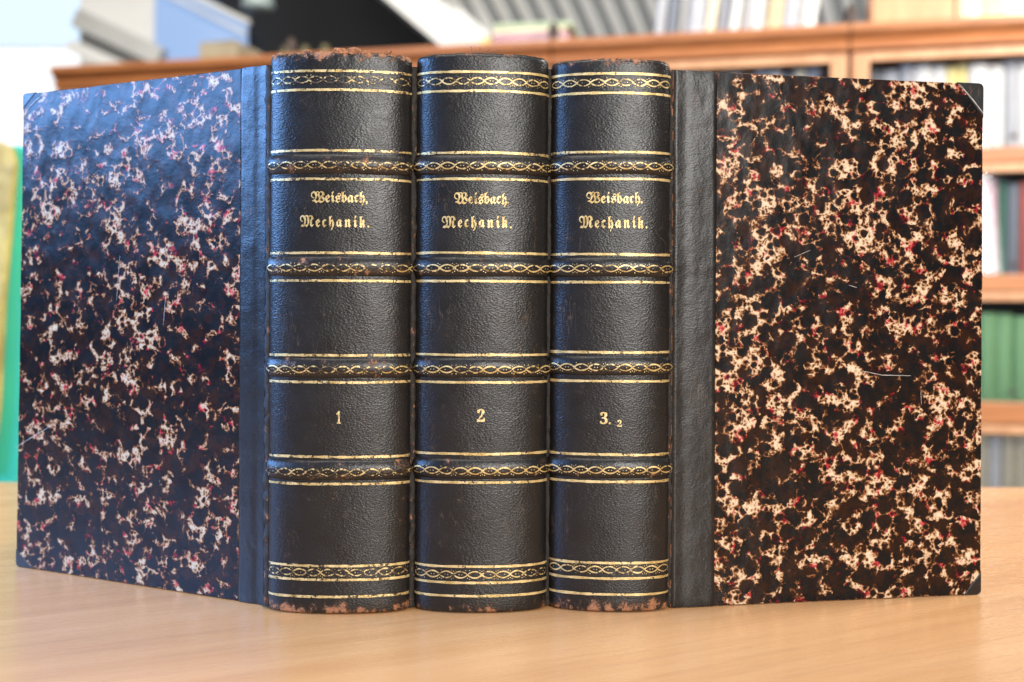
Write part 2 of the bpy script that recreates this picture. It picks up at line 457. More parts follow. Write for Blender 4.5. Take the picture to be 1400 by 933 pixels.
def text_mesh(body):
    c = bpy.data.curves.new('text', 'FONT'); c.body = body; c.resolution_u = 3
    o = bpy.data.objects.new('text', c); COL.objects.link(o)
    bpy.context.view_layer.update()
    me = bpy.data.meshes.new_from_object(o.evaluated_get(bpy.context.evaluated_depsgraph_get()))
    vs_ = [v.co.copy() for v in me.vertices]; fs = [tuple(p.vertices) for p in me.polygons]
    bpy.data.objects.remove(o); bpy.data.meshes.remove(me); bpy.data.curves.remove(c)
    return vs_, fs
def fraktur(s):
    out = ''
    for ch in s:
        if 'A' <= ch <= 'Z': out += chr(0x1D56C + ord(ch) - 65)
        elif 'a' <= ch <= 'z': out += chr(0x1D586 + ord(ch) - 97)
        elif ch.isdigit(): out += chr(0x1D7CE + int(ch))
        else: out += ch
    return out
def stamp(S, body, x0, x1, top, base, parent, spread=1.0, embolden=0.00009):
    """press letters on the spine between photo columns x0..x1, rows top..base; each letter placed on its own"""
    row = (top + base) / 2
    a0, a1 = S.at_x(x0, row), S.at_x(x1, row); z1, z0 = S.z_row(top, (x0 + x1) / 2), S.z_row(base, (x0 + x1) / 2)
    V, Fc, pen = [], [], 0.0; glyphs = []
    for ch in body:
        v, f = text_mesh(fraktur(ch)); xs = [q.x for q in v]
        glyphs.append((v, f, min(xs), pen - min(xs))); pen += (max(xs) - min(xs)) + 0.07 * spread + 0.02
    width = pen; cap = 0.715 if len(body) > 2 else 0.72
    for v, f, mn, dx in glyphs:
        b = len(V); jig = random.uniform(-0.00012, 0.00012)
        for c_, (ea, ez) in enumerate(((-1, 0), (1, 0), (0, 0.5), (0, -0.5))):
            b = len(V)
            for q in v:
                a = a0 + (q.x + dx) / width * (a1 - a0) + ea * embolden; z = z0 + q.y / cap * (z1 - z0) + jig + ez * embolden
                V.append(S.map(a, z, 0.00036 + c_ * 0.000004))
            Fc += [tuple(b + i for i in p) for p in f]
    mesh('gilt_lettering', V, Fc, M_STAMP, parent, False)

def joint(S, side, mat, parent, H, r=0.0016):
    """rubbed hinge between spine and board"""
    a = 0.0 if side < 0 else S.len
    p = S._p(a); nu, nv = 160, 9; verts, uv = [], []
    for i in range(nu):
        z = 0.0008 + (H - 0.002) * i / (nu - 1)
        for j in range(nv):
            t = 2 * math.pi * j / nv
            rr = r * (1 + 0.55 * nz(z * 260, t * 0.7, S.seed) + 0.35 * nz(z * 900, t, S.seed + 3))
            verts.append((p.x - S.loc.x + side * 0.0005 + rr * math.cos(t), p.y - S.loc.y + 0.0006 + rr * math.sin(t), z)); uv.append((t * r, z))
    mesh('joint', verts, grid_faces(nu, nv, True), mat, parent, True, uv)

class Board:
    """frame of a cover: s along the table from the hinge, q out of the face, z up"""
    def __init__(b, p0, p1, H, loc, face=1):
        b.p0, b.p1, b.H = Vector(p0), Vector(p1), H
        b.d = (b.p1 - b.p0); b.W = b.d.length; b.d.normalize()
        n = Vector((b.d.y, -b.d.x)); b.n = n if n.y < 0 else -n
        b.n *= face; b.loc = Vector(loc)
    def P(b, s, q, z):
        r = b.p0 + b.d * s + b.n * q
        return Vector((r.x - b.loc.x, r.y - b.loc.y, z))
    def s_col(b, px, row):
        k = ray(px, row)[0]; lo, hi = -0.02, b.W + 0.03
        for _ in range(50):
            m = (lo + hi) / 2; r = b.p0 + b.d * m
            if (r.x - k * r.y) * (1 if b.d.x > 0 else -1) < 0: lo = m
            else: hi = m
        return lo
    def z_at(b, px, row):
        s = b.s_col(px, row); r = b.p0 + b.d * s
        return s, CAMH + ray(px, row)[1] * r.y

def plate(name, B, outline, q0, q1, mat, parent, bevel=0.0003, seg=2, label=None):
    """flat piece with the given (s,z) outline from q0 to q1, UV in metres"""
    bm = bmesh.new(); uvl = bm.loops.layers.uv.new('UVMap')
    fr = [bm.verts.new((s, z, q0)) for s, z in outline]; f = bm.faces.new(fr)
    r = bmesh.ops.extrude_face_region(bm, geom=[f])
    for v in r['geom']:
        if isinstance(v, bmesh.types.BMVert): v.co.z = q1
    bmesh.ops.recalc_face_normals(bm, faces=bm.faces[:])
    if bevel:
        eds = [e for e in bm.edges if abs(e.verts[0].co.z - q1) < 1e-9 and abs(e.verts[1].co.z - q1) < 1e-9]
        bmesh.ops.bevel(bm, geom=eds, offset=bevel, segments=seg, affect='EDGES', profile=0.5)
    for fc in bm.faces:
        for l in fc.loops: l[uvl].uv = (l.vert.co.x, l.vert.co.y)
    flip = (B.P(1, 0, 0) - B.P(0, 0, 0)).cross(Vector((0, 0, 1))).dot(B.n.to_3d()) < 0
    for v in bm.verts: v.co = B.P(v.co.x, v.co.z, v.co.y)
    if flip: bmesh.ops.reverse_faces(bm, faces=bm.faces[:])
    return bm_obj(name, bm, mat, parent)

def arc_pts(cx, cz, r, a0, a1, n=6):
    return [(cx + r * math.cos(R(a0 + (a1 - a0) * i / n)), cz + r * math.sin(R(a0 + (a1 - a0) * i / n))) for i in range(n + 1)]

def open_cover(B, strip, skew, parent, m_paper, m_lea, corner_top, corner_bottom, rad_t, rad_b, scratches_glints):
    """cover board lying open beside the spine: board, marbled paper, leather hinge strip, leather corners"""
    W, H = B.W, B.H
    def outer(inset):
        o = [(inset, inset + 0.0)]
        wb, wt = W + skew * 0.5 - inset, W - skew * 0.5 - inset
        o = []
        o += arc_pts(wb - rad_b, inset + rad_b, rad_b, -90, 0)
        n = 26
        for i in range(1, n):                                  # rubbed fore-edge, not quite straight
            t = i / n; o.append((wb + (wt - wb) * t + 0.00028 * nz(t * 14, W * 50) + 0.00018 * nz(t * 50, 3), inset + rad_b + (H - 2 * inset - rad_b - rad_t) * t))
        o += arc_pts(wt - rad_t, H - inset - rad_t, rad_t, 0, 90)
        return o
    def top_edge(s0, s1, z, amp, n=24):
        return [(s0 + (s1 - s0) * i / n, z + amp * nz(i * 0.9, z * 100, W) - amp) for i in range(1, n)]
    oc = outer(0.0)
    board = plate('front_cover', B, [(0, 0)] + oc + top_edge(oc[-1][0], 0.0, H, 0.00025) + [(0, H)], -0.0032, 0.0, M_EDGE, parent, 0.0006)
    op = outer(0.00035)
    plate('marbled_paper', B, [(strip, 0.0004)] + op + top_edge(op[-1][0], strip, H - 0.0003, 0.0002) + [(strip, H - 0.0004)], 0.00002, 0.00022, m_paper, board, 0.00016)
    nu, nv = 34, 110; V, UV = [], []
    for a in range(nu):
        for b in range(nv):
            z = 0.0003 + (H - 0.0006) * b / (nv - 1)
            edge = strip + 0.0003 * nz(z * 60, W * 10) + 0.00012 * nz(z * 400, W)
            s_ = 0.0004 + (edge - 0.0004) * a / (nu - 1)
            q = 0.00085 - 0.00026 * math.exp(-((s_ - 0.0050) / 0.0026) ** 2) + 0.00016 * nz(s_ * 110, z * 45, W * 9) + 0.00007 * nz(s_ * 400, z * 260, 4)
            q -= 0.00055 * max(0.0, 1 - (edge - s_) / 0.0014) ** 1.5 + 0.0007 * max(0.0, 1 - s_ / 0.0015)
            q -= 0.0006 * max(0.0, 1 - min(z, H - z) / 0.0012) ** 2
            V.append(B.P(s_, max(q, 0.00004), z)); UV.append((s_, z))
    mesh('leather_strip', V, grid_faces(nu, nv), m_lea, board, True, UV)
    wb, wt = W + skew * 0.5, W - skew * 0.5
    ct, cb = corner_top, corner_bottom
    tri = [(wt - 0.0001, H - ct[1])] + arc_pts(wt - rad_t - 0.0001, H - rad_t - 0.0001, rad_t, 0, 90) + [(wt - ct[0], H - 0.0001)]
    plate('corner', B, tri, -0.0006, 0.00050, m_lea, board, 0.0003)
    tri = [(wb - cb[0], 0.0001)] + arc_pts(wb - rad_b - 0.0001, rad_b + 0.0001, rad_b, -90, 0) + [(wb - 0.0001, cb[1])]
    plate('corner', B, tri, -0.0006, 0.00050, m_lea, board, 0.0003)
    for pts, wd in scratches_glints:
        V, Fc = [], []
        sz = [B.z_at(px, py) for px, py in pts]
        fine = []
        for (s0, z0), (s1, z1) in zip(sz, sz[1:]):
            for i in range(8): fine.append((s0 + (s1 - s0) * i / 8 + 0.0001 * nz(i, s0 * 1e3), z0 + (z1 - z0) * i / 8))
        for i, (s_, z_) in enumerate(fine):
            d = Vector((fine[min(i + 1, len(fine) - 1)][0] - fine[max(i - 1, 0)][0], fine[min(i + 1, len(fine) - 1)][1] - fine[max(i - 1, 0)][1])).normalized()
            ww = wd * (0.5 + 0.5 * math.sin(math.pi * (i + 0.5) / len(fine)))
            for e in (-1, 1): V.append(B.P(s_ - d.y * ww * e, 0.00056, z_ + d.x * ww * e))
        for i in range(len(fine) - 1): Fc.append((2 * i, 2 * i + 2, 2 * i + 3, 2 * i + 1))
        mesh('scratch_glint', V, Fc, M_SCRATCH_GLINT, board)
    return board

def flake(S, a, z, w_, h_, parent, off=0.0004):
    """a torn scrap of leather on the spine"""
    n = 9; ring = []
    for i in range(n):
        t = 2 * math.pi * i / n; rr = 0.6 + 0.4 * random.random()
        ring.append((a + math.cos(t) * w_ * rr, z + math.sin(t) * h_ * rr))
    V = [S.map(x, y, off - 0.0006) for x, y in ring] + [S.map(x, y, off + 0.0003 * random.random()) for x, y in ring] + [S.map(a, z, off + 0.0004)]
    Fc = [(i, (i + 1) % n, n + (i + 1) % n, n + i) for i in range(n)] + [(n + i, n + (i + 1) % n, 2 * n) for i in range(n)]
    mesh('torn_leather', V, Fc, M_RAW, parent, False)

def thread(S, pts, parent, r=0.00012):
    V, Fc = [], []
    for i, p in enumerate(pts):
        for j in range(5):
            t = 2 * math.pi * j / 5; V.append(p + Vector((math.cos(t) * r, 0, math.sin(t) * r)))
    mesh('loose_thread', V, grid_faces(len(pts), 5, True), M_THREAD, parent)

ROWS = [   # photo rows: single gilt lines, chains (row, raised?), spine centre column
    dict(px=462, lines=[97, 123, 206, 245, 346, 384, 486, 523, 625, 662, 774, 793, 816], chains=[(109, 0), (225, 1), (365, 1), (504, 1), (644, 1), (783, 0)]),
    dict(px=655, lines=[98.5, 124.5, 209, 245, 346, 384.5, 485.5, 523, 621, 660, 775, 797, 815], chains=[(111, 0), (226, 1), (365.5, 1), (504, 1), (642, 1), (786, 0)]),
    dict(px=835, lines=[101, 127.5, 208, 245, 348, 386, 482, 521.5, 622, 659, 770, 791, 813], chains=[(113, 0), (226, 1), (366, 1), (501, 1), (641, 1), (779, 0)])]
PL, PR = on_table(367, 832), on_table(560, 832)
QL, QR = on_table(566, 830.5), on_table(746, 829)
TL, TR = on_table(749.5, 828), on_table(912.5, 831)
DEF = [   # left edge, right edge, bulge, height, fraying, head wear, tail wear, label
    (PL, PR, 0.0098, 0.2250, 0.0013, 0.75, 0.75, 'thick black half leather book numbered 1, marbled cover opened beside it, frayed head'),
    (QL, QR, 0.0108, 0.2255, 0.00035, 0.40, 0.50, 'black half leather book numbered 2, closed between its two companion volumes'),
    (TL, TR, 0.0098, 0.2241, 0.00045, 0.62, 0.78, 'thinner black half leather book numbered 3, marbled cover opened beside it, cracked joint')]
TITLES = [
    ((426, 503, 262.5, 277), (411, 508, 295.5, 310.5)),
    ((621, 697, 264, 279), (605, 702, 296, 311.5)),
    ((802, 879, 263.5, 278), (792, 888, 296, 312))]
BOOKS = []
for i, (Lp, Rp, bulge, H, rag, wh, wt, label) in enumerate(DEF):
    loc = ((Lp.x + Rp.x) / 2, (Lp.y + Rp.y) / 2, 0.0)
    bk = thing('antique_book', label, 'book', loc, group='matching leather volumes standing on the table')
    S = Spine(Lp.x, Lp.y, Rp.x, Rp.y, bulge, H, loc, 3.1 + 7.7 * i)
    ml = m_leather('spine_leather_%d' % (i + 1), i + 1.0, wh, wt, H=H)
    mb = m_leather('band_leather_%d' % (i + 1), i + 4.0, 0, 0, wear_all=(0.10, 0.06, 0.05)[i], H=1.0, rough=0.34, grain=0.7)
    mg = m_gilt('spine_gilt_%d' % (i + 1), i * 3.0, (0.66, 0.50, 0.48)[i])
    mgc = m_gilt('chain_gilt_%d' % (i + 1), i * 3.0 + 1.5, (0.90, 0.70, 0.68)[i])
    mj = m_worn('joint_leather_%d' % (i + 1), i + 1.0, (0.32, 0.05, 0.34)[i])
    rows = ROWS[i]
    for row, up in rows['chains']:
        if up: S.bands.append((S.z_row(row, rows['px']) + 0.0002, 0.0042, 0.0017))
    sp = spine_mesh(S, ml, bk, rag, 0.0007)
    for zc, hw, h in S.bands: band_mesh(S, zc, hw, h, mb, sp)
    for row in rows['lines']: gilt_line(S, S.z_row(row, rows['px']), mg, sp)
    for row, up in rows['chains']: gilt_chain(S, S.z_row(row, rows['px']) - (0.0004 if up else 0), mgc, sp)
    for body, (x0, x1, tp, bs) in zip(('Weisbach,', 'Mechanik.'), TITLES[i]):
        stamp(S, body, x0, x1, tp, bs, sp, 0.6 if body[0] == 'W' else 2.6)
    if i == 0: stamp(S, '1', 460, 467, 562, 579, sp)
    if i == 1: stamp(S, '2', 652, 664, 560, 577, sp)
    if i == 2:
        stamp(S, '3.', 820, 837, 564, 580, sp); stamp(S, '2', 844.5, 850.5, 574, 583, sp)
    for sd in (-1, 1): joint(S, sd, mj, bk, H - 0.003)
    BOOKS.append((bk, S, ml, H))

    # closed boards and the block of pages, running back from the spine
    dep = 0.146
    xl, xr = Lp.x - loc[0], Rp.x - loc[0]; y0 = 0.0045
    Hb = H - 0.0034
    if i != 0: box('back_cover' if i == 2 else 'front_cover', (xl + 0.0004, xl + 0.0034, y0, y0 + dep, 0.0, Hb), ml, bk, 0.0006)
    if i != 2: box('back_cover', (xr - 0.0034, xr - 0.0004, y0, y0 + dep, 0.0, Hb), ml, bk, 0.0006)
    box('page_block', (xl + 0.0042, xr - 0.0042, 0.0005, y0 + dep - 0.004, 0.0035, Hb - 0.0035), M_PAGES, bk, 0.0008)

# torn head of the first spine, small scars on the others, loose threads
bk1, S1, ml1, H1 = BOOKS[0]
sp1 = [c for c in bk1.children if c.name.startswith('spine')][0]
for k in range(17):
    a = S1.len * random.choice([random.uniform(0.08, 0.30), random.uniform(0.42, 0.72), random.uniform(0.42, 0.72), random.uniform(0.75, 0.95)])
    flake(S1, a, H1 - random.uniform(-0.0008, 0.0022), random.uniform(0.0009, 0.0026), random.uniform(0.0005, 0.0013), sp1, -0.0012)
for fr_, w_, h_, dz in ((0.50, 0.0034, 0.0016, -0.0004), (0.585, 0.0040, 0.0021, -0.0002), (0.66, 0.0032, 0.0013, 0.0004), (0.30, 0.0026, 0.0010, 0.0), (0.82, 0.0016, 0.0012, 0.0012), (0.04, 0.0016, 0.0010, 0.001)):
    flake(S1, S1.len * fr_, H1 - dz, w_, h_, sp1, -0.0006)
bk2, S2, ml2, H2 = BOOKS[1]
sp2 = [c for c in bk2.children if c.name.startswith('spine')][0]
for k in range(4):
    a = S2.len * (0.44 + 0.02 * k); b0 = S2.map(a, H2 - 0.001, -0.001)
    thread(S2, [b0 + Vector((0.0004 * t * (k - 0.6) + 0.0003 * math.sin(t * 1.3 + k), 0.0002 * t, 0.00055 * t * (1 - 0.12 * k))) for t in range(8)], sp2)
bk3, S3, ml3, H3 = BOOKS[2]
sp3 = [c for c in bk3.children if c.name.startswith('spine')][0]
for fr_, dz, w_, h_ in ((0.24, 0.0020, 0.0036, 0.0010), (0.38, 0.0008, 0.0018, 0.0007), (0.60, 0.0016, 0.0012, 0.0006)):
    flake(S3, S3.len * fr_, H3 - dz, w_, h_, sp3, -0.0006)
b0 = S3.map(S3.len * 0.52, H3 - 0.001, -0.001)
thread(S3, [b0 + Vector((0.0004 * t, 0, 0.0003 * t)) for t in range(5)], sp3)

# the two opened covers
LEA_L = m_leather('cover_leather_left', 8.0, 0, 0, H=1.0, rough=0.30, grain=0.35, cockle=0.55)
LEA_R = m_leather('cover_leather_right', 9.0, 0, 0, H=1.0, rough=0.36, grain=0.55, cockle=0.7)
BL = Board(on_table(366, 829).xy, ((-0.2315), on_table(22, 775).y), 0.2224, bk1.location)
stripL = BL.s_col(328, 450)
open_cover(BL, stripL, 0.0032, bk1, m_marble('marbled_paper_left_dim', 1.0, 0.032, 0.24, ((0.42, 0.31, 0.20), (0.54, 0.45, 0.32)), 1.30), LEA_L, (0.0085, 0.0075), (0.0120, 0.0080), 0.0016, 0.0022,  # cream darkened here: weaker light on this cover put into the colour
           [([(22, 612), (48, 596), (75, 580)], 0.00012), ([(165, 350), (160, 420)], 0.00008), ([(228, 400), (224, 452)], 0.00008), ([(36, 152), (50, 138), (64, 126)], 0.00018)])  # last stroke: worn corner crease with its highlight painted as a pale line
pr = on_table(1341, 813)
BR = Board(on_table(916, 832).xy, pr.xy, 0.2212, bk3.location)
stripR = BR.s_col(978, 450)
open_cover(BR, stripR, 0.0, bk3, m_marble('marbled_paper_right', 2.0, 0.004, 0.26, ((0.58, 0.42, 0.26), (0.70, 0.58, 0.41)), 1.26), LEA_R, (0.0125, 0.0150), (0.0085, 0.0100), 0.0022, 0.0020,
           [([(1177, 507), (1205, 513), (1250, 514)], 0.00014), ([(1085, 352), (1110, 341)], 0.00010), ([(1160, 390), (1172, 394)], 0.00010), ([(1258, 535), (1259, 556)], 0.00010), ([(1311, 116), (1330, 138), (1346, 159)], 0.00022)])  # last stroke again a corner crease, its bright highlight given as colour

# ------------------------------------------------------------------ behind: row of glazed bookcases
WOOD = m_plain('cherry_wood', (0.44, 0.175, 0.060), (0.32, 0.115, 0.040), 0.38, 6.0, (1.0, 4.0, 9.0))
WOODL = m_plain('door_wood', (0.56, 0.30, 0.15), (0.46, 0.22, 0.10), 0.4, 6.0, (4.0, 4.0, 1.0))
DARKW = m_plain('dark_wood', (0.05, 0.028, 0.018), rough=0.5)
GLASS = m_glass('door_glass')
XA = Vector((-1.30, 3.113)); DIR = Vector((0.9715, -0.2372)); RZ = math.atan2(DIR.y, DIR.x); WID = 0.7205
TOP = 0.797 - FLOOR
RAILS = [(1.470, 1.485), (1.215, 1.250), (0.918, 0.957), (0.612, 0.663), (0.30, 0.345)]     # door rails, heights over the floor
def bookcase(n, label):
    p = XA + DIR * (WID * n)
    t = thing('bookcase', label, 'bookcase', (p.x, p.y, FLOOR), RZ, 'row of glazed wooden bookcases')
    w_ = WID - 0.004; d = 0.32
    box('side_panel', (0.0, 0.02, 0.024, d, 0, TOP - 0.062), WOOD, t, 0.002)
    box('side_panel', (w_ - 0.02, w_, 0.024, d, 0, TOP - 0.062), WOOD, t, 0.002)
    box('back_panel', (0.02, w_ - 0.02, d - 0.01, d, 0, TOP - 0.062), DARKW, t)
    bm = bmesh.new()                                         # moulded cornice
    prof = [(0.018, 0), (-0.004, 0.006), (-0.006, 0.016), (0.0, 0.026), (-0.016, 0.040), (-0.024, 0.046), (-0.024, 0.062), (0.33, 0.062), (0.33, 0)]
    ends = [[bm.verts.new((x, y, TOP - 0.062 + z)) for y, z in prof] for x in (-0.0, w_)]
    for j in range(len(prof)):
        k = (j + 1) % len(prof); bm.faces.new((ends[0][j], ends[1][j], ends[1][k], ends[0][k]))
    bm.faces.new(ends[0][::-1]); bm.faces.new(ends[1])
    bmesh.ops.recalc_face_normals(bm, faces=bm.faces[:])
    bm_obj('cornice', bm, WOOD, t)
    box('plinth', (0.0, w_, -0.004, 0.02, 0, 0.085), WOOD, t, 0.003)
    for z0, z1 in RAILS:
        box('shelf', (0.021, w_ - 0.021, 0.026, d - 0.011, z0, z0 + 0.018), WOOD, t)
    for (z0, z1), (n0, _) in zip(RAILS[1:], RAILS):
        door = box('glass_door', (0.004, 0.042, 0.0, 0.022, z1 + 0.002, n0 - 0.002 if n0 < 1.4 else n0 + 0.012), WOODL, t, 0.002)
        zt = n0 - 0.002 if n0 < 1.4 else n0 + 0.012
        box('stile', (w_ - 0.042, w_ - 0.004, 0.0, 0.022, z1 + 0.002, zt), WOODL, door, 0.002)
        box('rail', (0.0425, w_ - 0.0425, 0.001, 0.021, zt - 0.020, zt), WOODL, door, 0.002)
        box('pane', (0.042, w_ - 0.042, 0.010, 0.013, z1 + 0.002, zt - 0.020), GLASS, door)
        lathe('knob', [(0.002, 0), (0.006, 0.004), (0.007, 0.009), (0.004, 0.013)], DARKW, door, (w_ / 2, -0.004, z1 + 0.016), 10)
    for z0, z1 in RAILS[1:]:
        box('ledge', (0.003, w_ - 0.003, -0.003, 0.024, z0, z1), WOOD, t, 0.003)
    return t
cases = [bookcase(n, l) for n, l in enumerate((
    'glazed wooden bookcase at the window end of the row, cardboard box on top',
    'glazed wooden bookcase under the dark roof opening, small jars on top',
    'glazed wooden bookcase with leaning pale folders and a flat stack of books on top',
    'glazed wooden bookcase with shelves of white, green and pink books, wooden box on top'))]
def finial(n, h):
    p = XA + DIR * (WID * n); q = Vector((-DIR.y, DIR.x)) * 0.0
    o = lathe('turned_finial', [(0.014, 0), (0.016, 0.006), (0.009, 0.012), (0.017, 0.024), (0.014, 0.036), (0.005, h)], DARKW, None, (0, 0, 0), 14)
    o.location = (p.x - 0.002 + 0.004, p.y + 0.01, 0.797)
    return o
for n, where in ((1, 'beside the small jars'), (2, 'beside the flat stack of books'), (3, 'beside the wooden box')):
    tag(finial(n, 0.052), 'small dark turned finial on bookcase tops ' + where, 'finial', 'finials along the bookcase row')

# books behind the glass
BM = {}
def book_mesh(w_, d, h, key):
    bm = bmesh.new()
    prof = [(0, d), (0, 0.006), (w_ * 0.2, 0.001), (w_ * 0.5, 0), (w_ * 0.8, 0.001), (w_, 0.006), (w_, d)]
    lo = [bm.verts.new((x, y, 0)) for x, y in prof]; hi = [bm.verts.new((x, y, h)) for x, y in prof]
    for j in range(len(prof)):
        k = (j + 1) % len(prof); bm.faces.new((lo[j], lo[k], hi[k], hi[j]))
    bm.faces.new(lo[::-1]); bm.faces.new(hi)
    bmesh.ops.recalc_face_normals(bm, faces=bm.faces[:])
    me = bpy.data.meshes.new('shelf_book'); bm.to_mesh(me); bm.free(); return me
CL = dict(white=(0.74, 0.73, 0.69), grey=(0.40, 0.41, 0.43), slate=(0.16, 0.18, 0.21), yellow=(0.80, 0.68, 0.28), cream=(0.74, 0.66, 0.47), green=(0.28, 0.52, 0.24),
          dgreen=(0.03, 0.16, 0.09), pink=(0.46, 0.24, 0.29), red=(0.55, 0.10, 0.06), blue=(0.28, 0.36, 0.48), tan=(0.55, 0.45, 0.26), black=(0.03, 0.03, 0.035), sage=(0.36, 0.44, 0.28))
MC = {k: m_plain('cloth_' + k, v, tuple(x * 0.86 for x in v), 0.6, 40) for k, v in CL.items()}
def shelf(case, shelf_z, top_z, pattern, where, x_start=0.046, hvar=0.03, gap=0.012):
    """pattern: colour names in turn, repeated to the end of the shelf"""
    n = cases.index(case); x = x_start; i = 0; rot = Matrix.Rotation(RZ, 2)
    while x < WID - 0.075:
        c, wd = pattern[i % len(pattern)]; wd = wd * random.uniform(0.85, 1.15); h = (top_z - shelf_z) - random.uniform(gap, gap + hvar)
        me = book_mesh(wd, 0.17, h, None); o = link('shelf_book', me, MC[c])
        lp = rot @ Vector((x, 0.045 + random.uniform(0, 0.012)))
        o.location = (case.location.x + lp.x, case.location.y + lp.y, FLOOR + shelf_z + 0.0185); o.rotation_euler = (0, 0, RZ)
        nice = {'dgreen': 'dark green', 'slate': 'slate grey'}.get(c, c)
        tag(o, '%s book standing %s' % (nice, where), 'book', '%s books %s' % (nice, where))
        x += wd + 0.0015; i += 1
shelf(cases[3], 1.215, 1.455, [('slate', .032), ('grey', .036), ('grey', .03), ('white', .04), ('white', .034), ('yellow', .026), ('yellow', .024), ('white', .044), ('white', .036), ('grey', .03), ('white', .05)],
      'on the top shelf behind the glass', hvar=0.012)
shelf(cases[2], 1.215, 1.455, [('tan', .03), ('grey', .034), ('white', .03), ('slate', .03), ('cream', .03), ('grey', .04)], 'on the top shelf of the folder-topped bookcase', hvar=0.012)
shelf(cases[3], 0.918, 1.205, [('pink', .034), ('dgreen', .018), ('slate', .03), ('red', .03), ('pink', .03), ('slate', .02), ('blue', .034), ('pink', .03), ('black', .02)], 'on the second shelf behind the glass', gap=0.03)
shelf(cases[3], 0.612, 0.905, [('green', .036)], 'in the even row on the third shelf', hvar=0.012, gap=0.055)
shelf(cases[3], 0.30, 0.60, [('cream', .03), ('cream', .026), ('tan', .024), ('cream', .03), ('white', .03)], 'on the lowest shelf behind the glass')

# things lying on the bookcases
def on_case(px, n=None, back=0.1):
    """point on top of the bookcases under photo column px"""
    k = ray(px, 60)[0]; t = (k * XA.y - XA.x) / (DIR.x - k * DIR.y)
    q = XA + DIR * t + Vector((-DIR.y, DIR.x)) * back
    return Vector((q.x, q.y, 0.7972))
CARD = m_plain('cardboard', (0.34, 0.30, 0.21), (0.28, 0.24, 0.16), 0.8, 8)
p = on_case(284, back=0.14)
cb = thing('cardboard_box', 'small brown cardboard box with folded flap on bookcase end', 'box', p, RZ)
box('carton', (-0.060, 0.058, -0.08, 0.08, 0, 0.062), CARD, cb, 0.002)
beam('flap', (-0.058, 0.0, 0.0635), (0.05, 0.0, 0.0665), 0.16, 0.003, CARD, cb, up=Vector((0, 0, 1)))
OLIVE = m_plain('olive_glaze', (0.10, 0.085, 0.03), (0.05, 0.045, 0.02), 0.3, 30)
for j, px in enumerate((368, 396, 424)):
    p = on_case(px, back=0.10)
    o = lathe('small_jar', [(0.012, 0), (0.019, 0.008), (0.022, 0.022), (0.016, 0.034), (0.009, 0.040), (0.012, 0.048)], OLIVE, None, (0, 0, 0), 16); o.location = p
    tag(o, 'small olive brown jar in the group on bookcase top', 'jar', 'small jars on the bookcase')
p = on_case(718, back=0.12)
zz = 0.0
for j, (c, w_, h, dx) in enumerate((('white', 0.205, 0.022, 0), ('pink', 0.200, 0.016, 0.002), ('cream', 0.19, 0.012, -0.004), ('sage', 0.205, 0.015, 0.004))):
    bm = box_bm([(-w_ / 2 + dx, w_ / 2 + dx, -0.07, 0.08, 0, h)], 0.002); o = bm_obj('flat_book', bm, MC[c])
    o.location = (p.x, p.y, p.z + zz); o.rotation_euler = (0, 0, RZ + R(2 * j - 3)); zz += h + 0.0004
    tag(o, '%s book lying in the flat stack on the bookcase' % {'white': 'white bottom', 'pink': 'pink', 'cream': 'thin cream', 'sage': 'pale green topmost'}[c], 'book', 'flat stack of books on the bookcase')
p = on_case(654, back=0.12)
o = box('yellow_block', (-0.014, 0.014, -0.05, 0.05, 0, 0.040), MC['yellow'], None, 0.002); o.location = p; o.rotation_euler = (0, 0, RZ)
tag(o, 'small yellow block beside the flat stack of books', 'block')
pxf = 886.0
for j in range(12):                                     # leaning pale folders of uneven width
    wd = random.uniform(0.018, 0.042); p = on_case(pxf, back=0.08 + random.uniform(0, 0.05))
    c = ('grey', 'slate', 'white', 'grey', 'cream', 'grey', 'white', 'grey', 'white', 'tan', 'grey', 'white')[j]
    o = link('leaning_folder', book_mesh(wd, 0.16, random.uniform(0.13, 0.20), None), MC[c]); o.location = p + Vector((0, 0, 0.0005))
    o.rotation_euler = (0, R(random.uniform(5, 8)), RZ + R(random.uniform(-2, 2)))
    nice = {'slate': 'dark slate grey'}.get(c, c)
    tag(o, '%s folder leaning in the row on the bookcase' % nice, 'folder', '%s folders leaning on the bookcase' % nice)
    pxf += (wd + 0.004) * 560
p = on_case(1252, back=0.14)
wb = thing('wooden_box', 'orange brown wooden box standing on the bookcase beside cream binders', 'box', p, RZ)
box('base', (-0.102, 0.10, -0.10, 0.10, 0, 0.013), WOOD, wb, 0.002)
box('case', (-0.094, 0.092, -0.09, 0.09, 0.013, 0.13), WOODL, wb, 0.003)
box('lid', (-0.099, 0.097, -0.095, 0.095, 0.1305, 0.15), WOOD, wb, 0.003)
for j in range(4):
    p = on_case(1318 + j * 33, back=0.10)
    o = link('cream_binder', book_mesh(0.052, 0.2, 0.23, None), MC['cream' if j != 1 else 'yellow']); o.location = p + Vector((0, 0, 0.0005)); o.rotation_euler = (0, 0, RZ)
    tag(o, ('cream' if j != 1 else 'yellowish') + ' binder standing upright on the bookcase beside the wooden box', 'binder', 'binders on the bookcase')

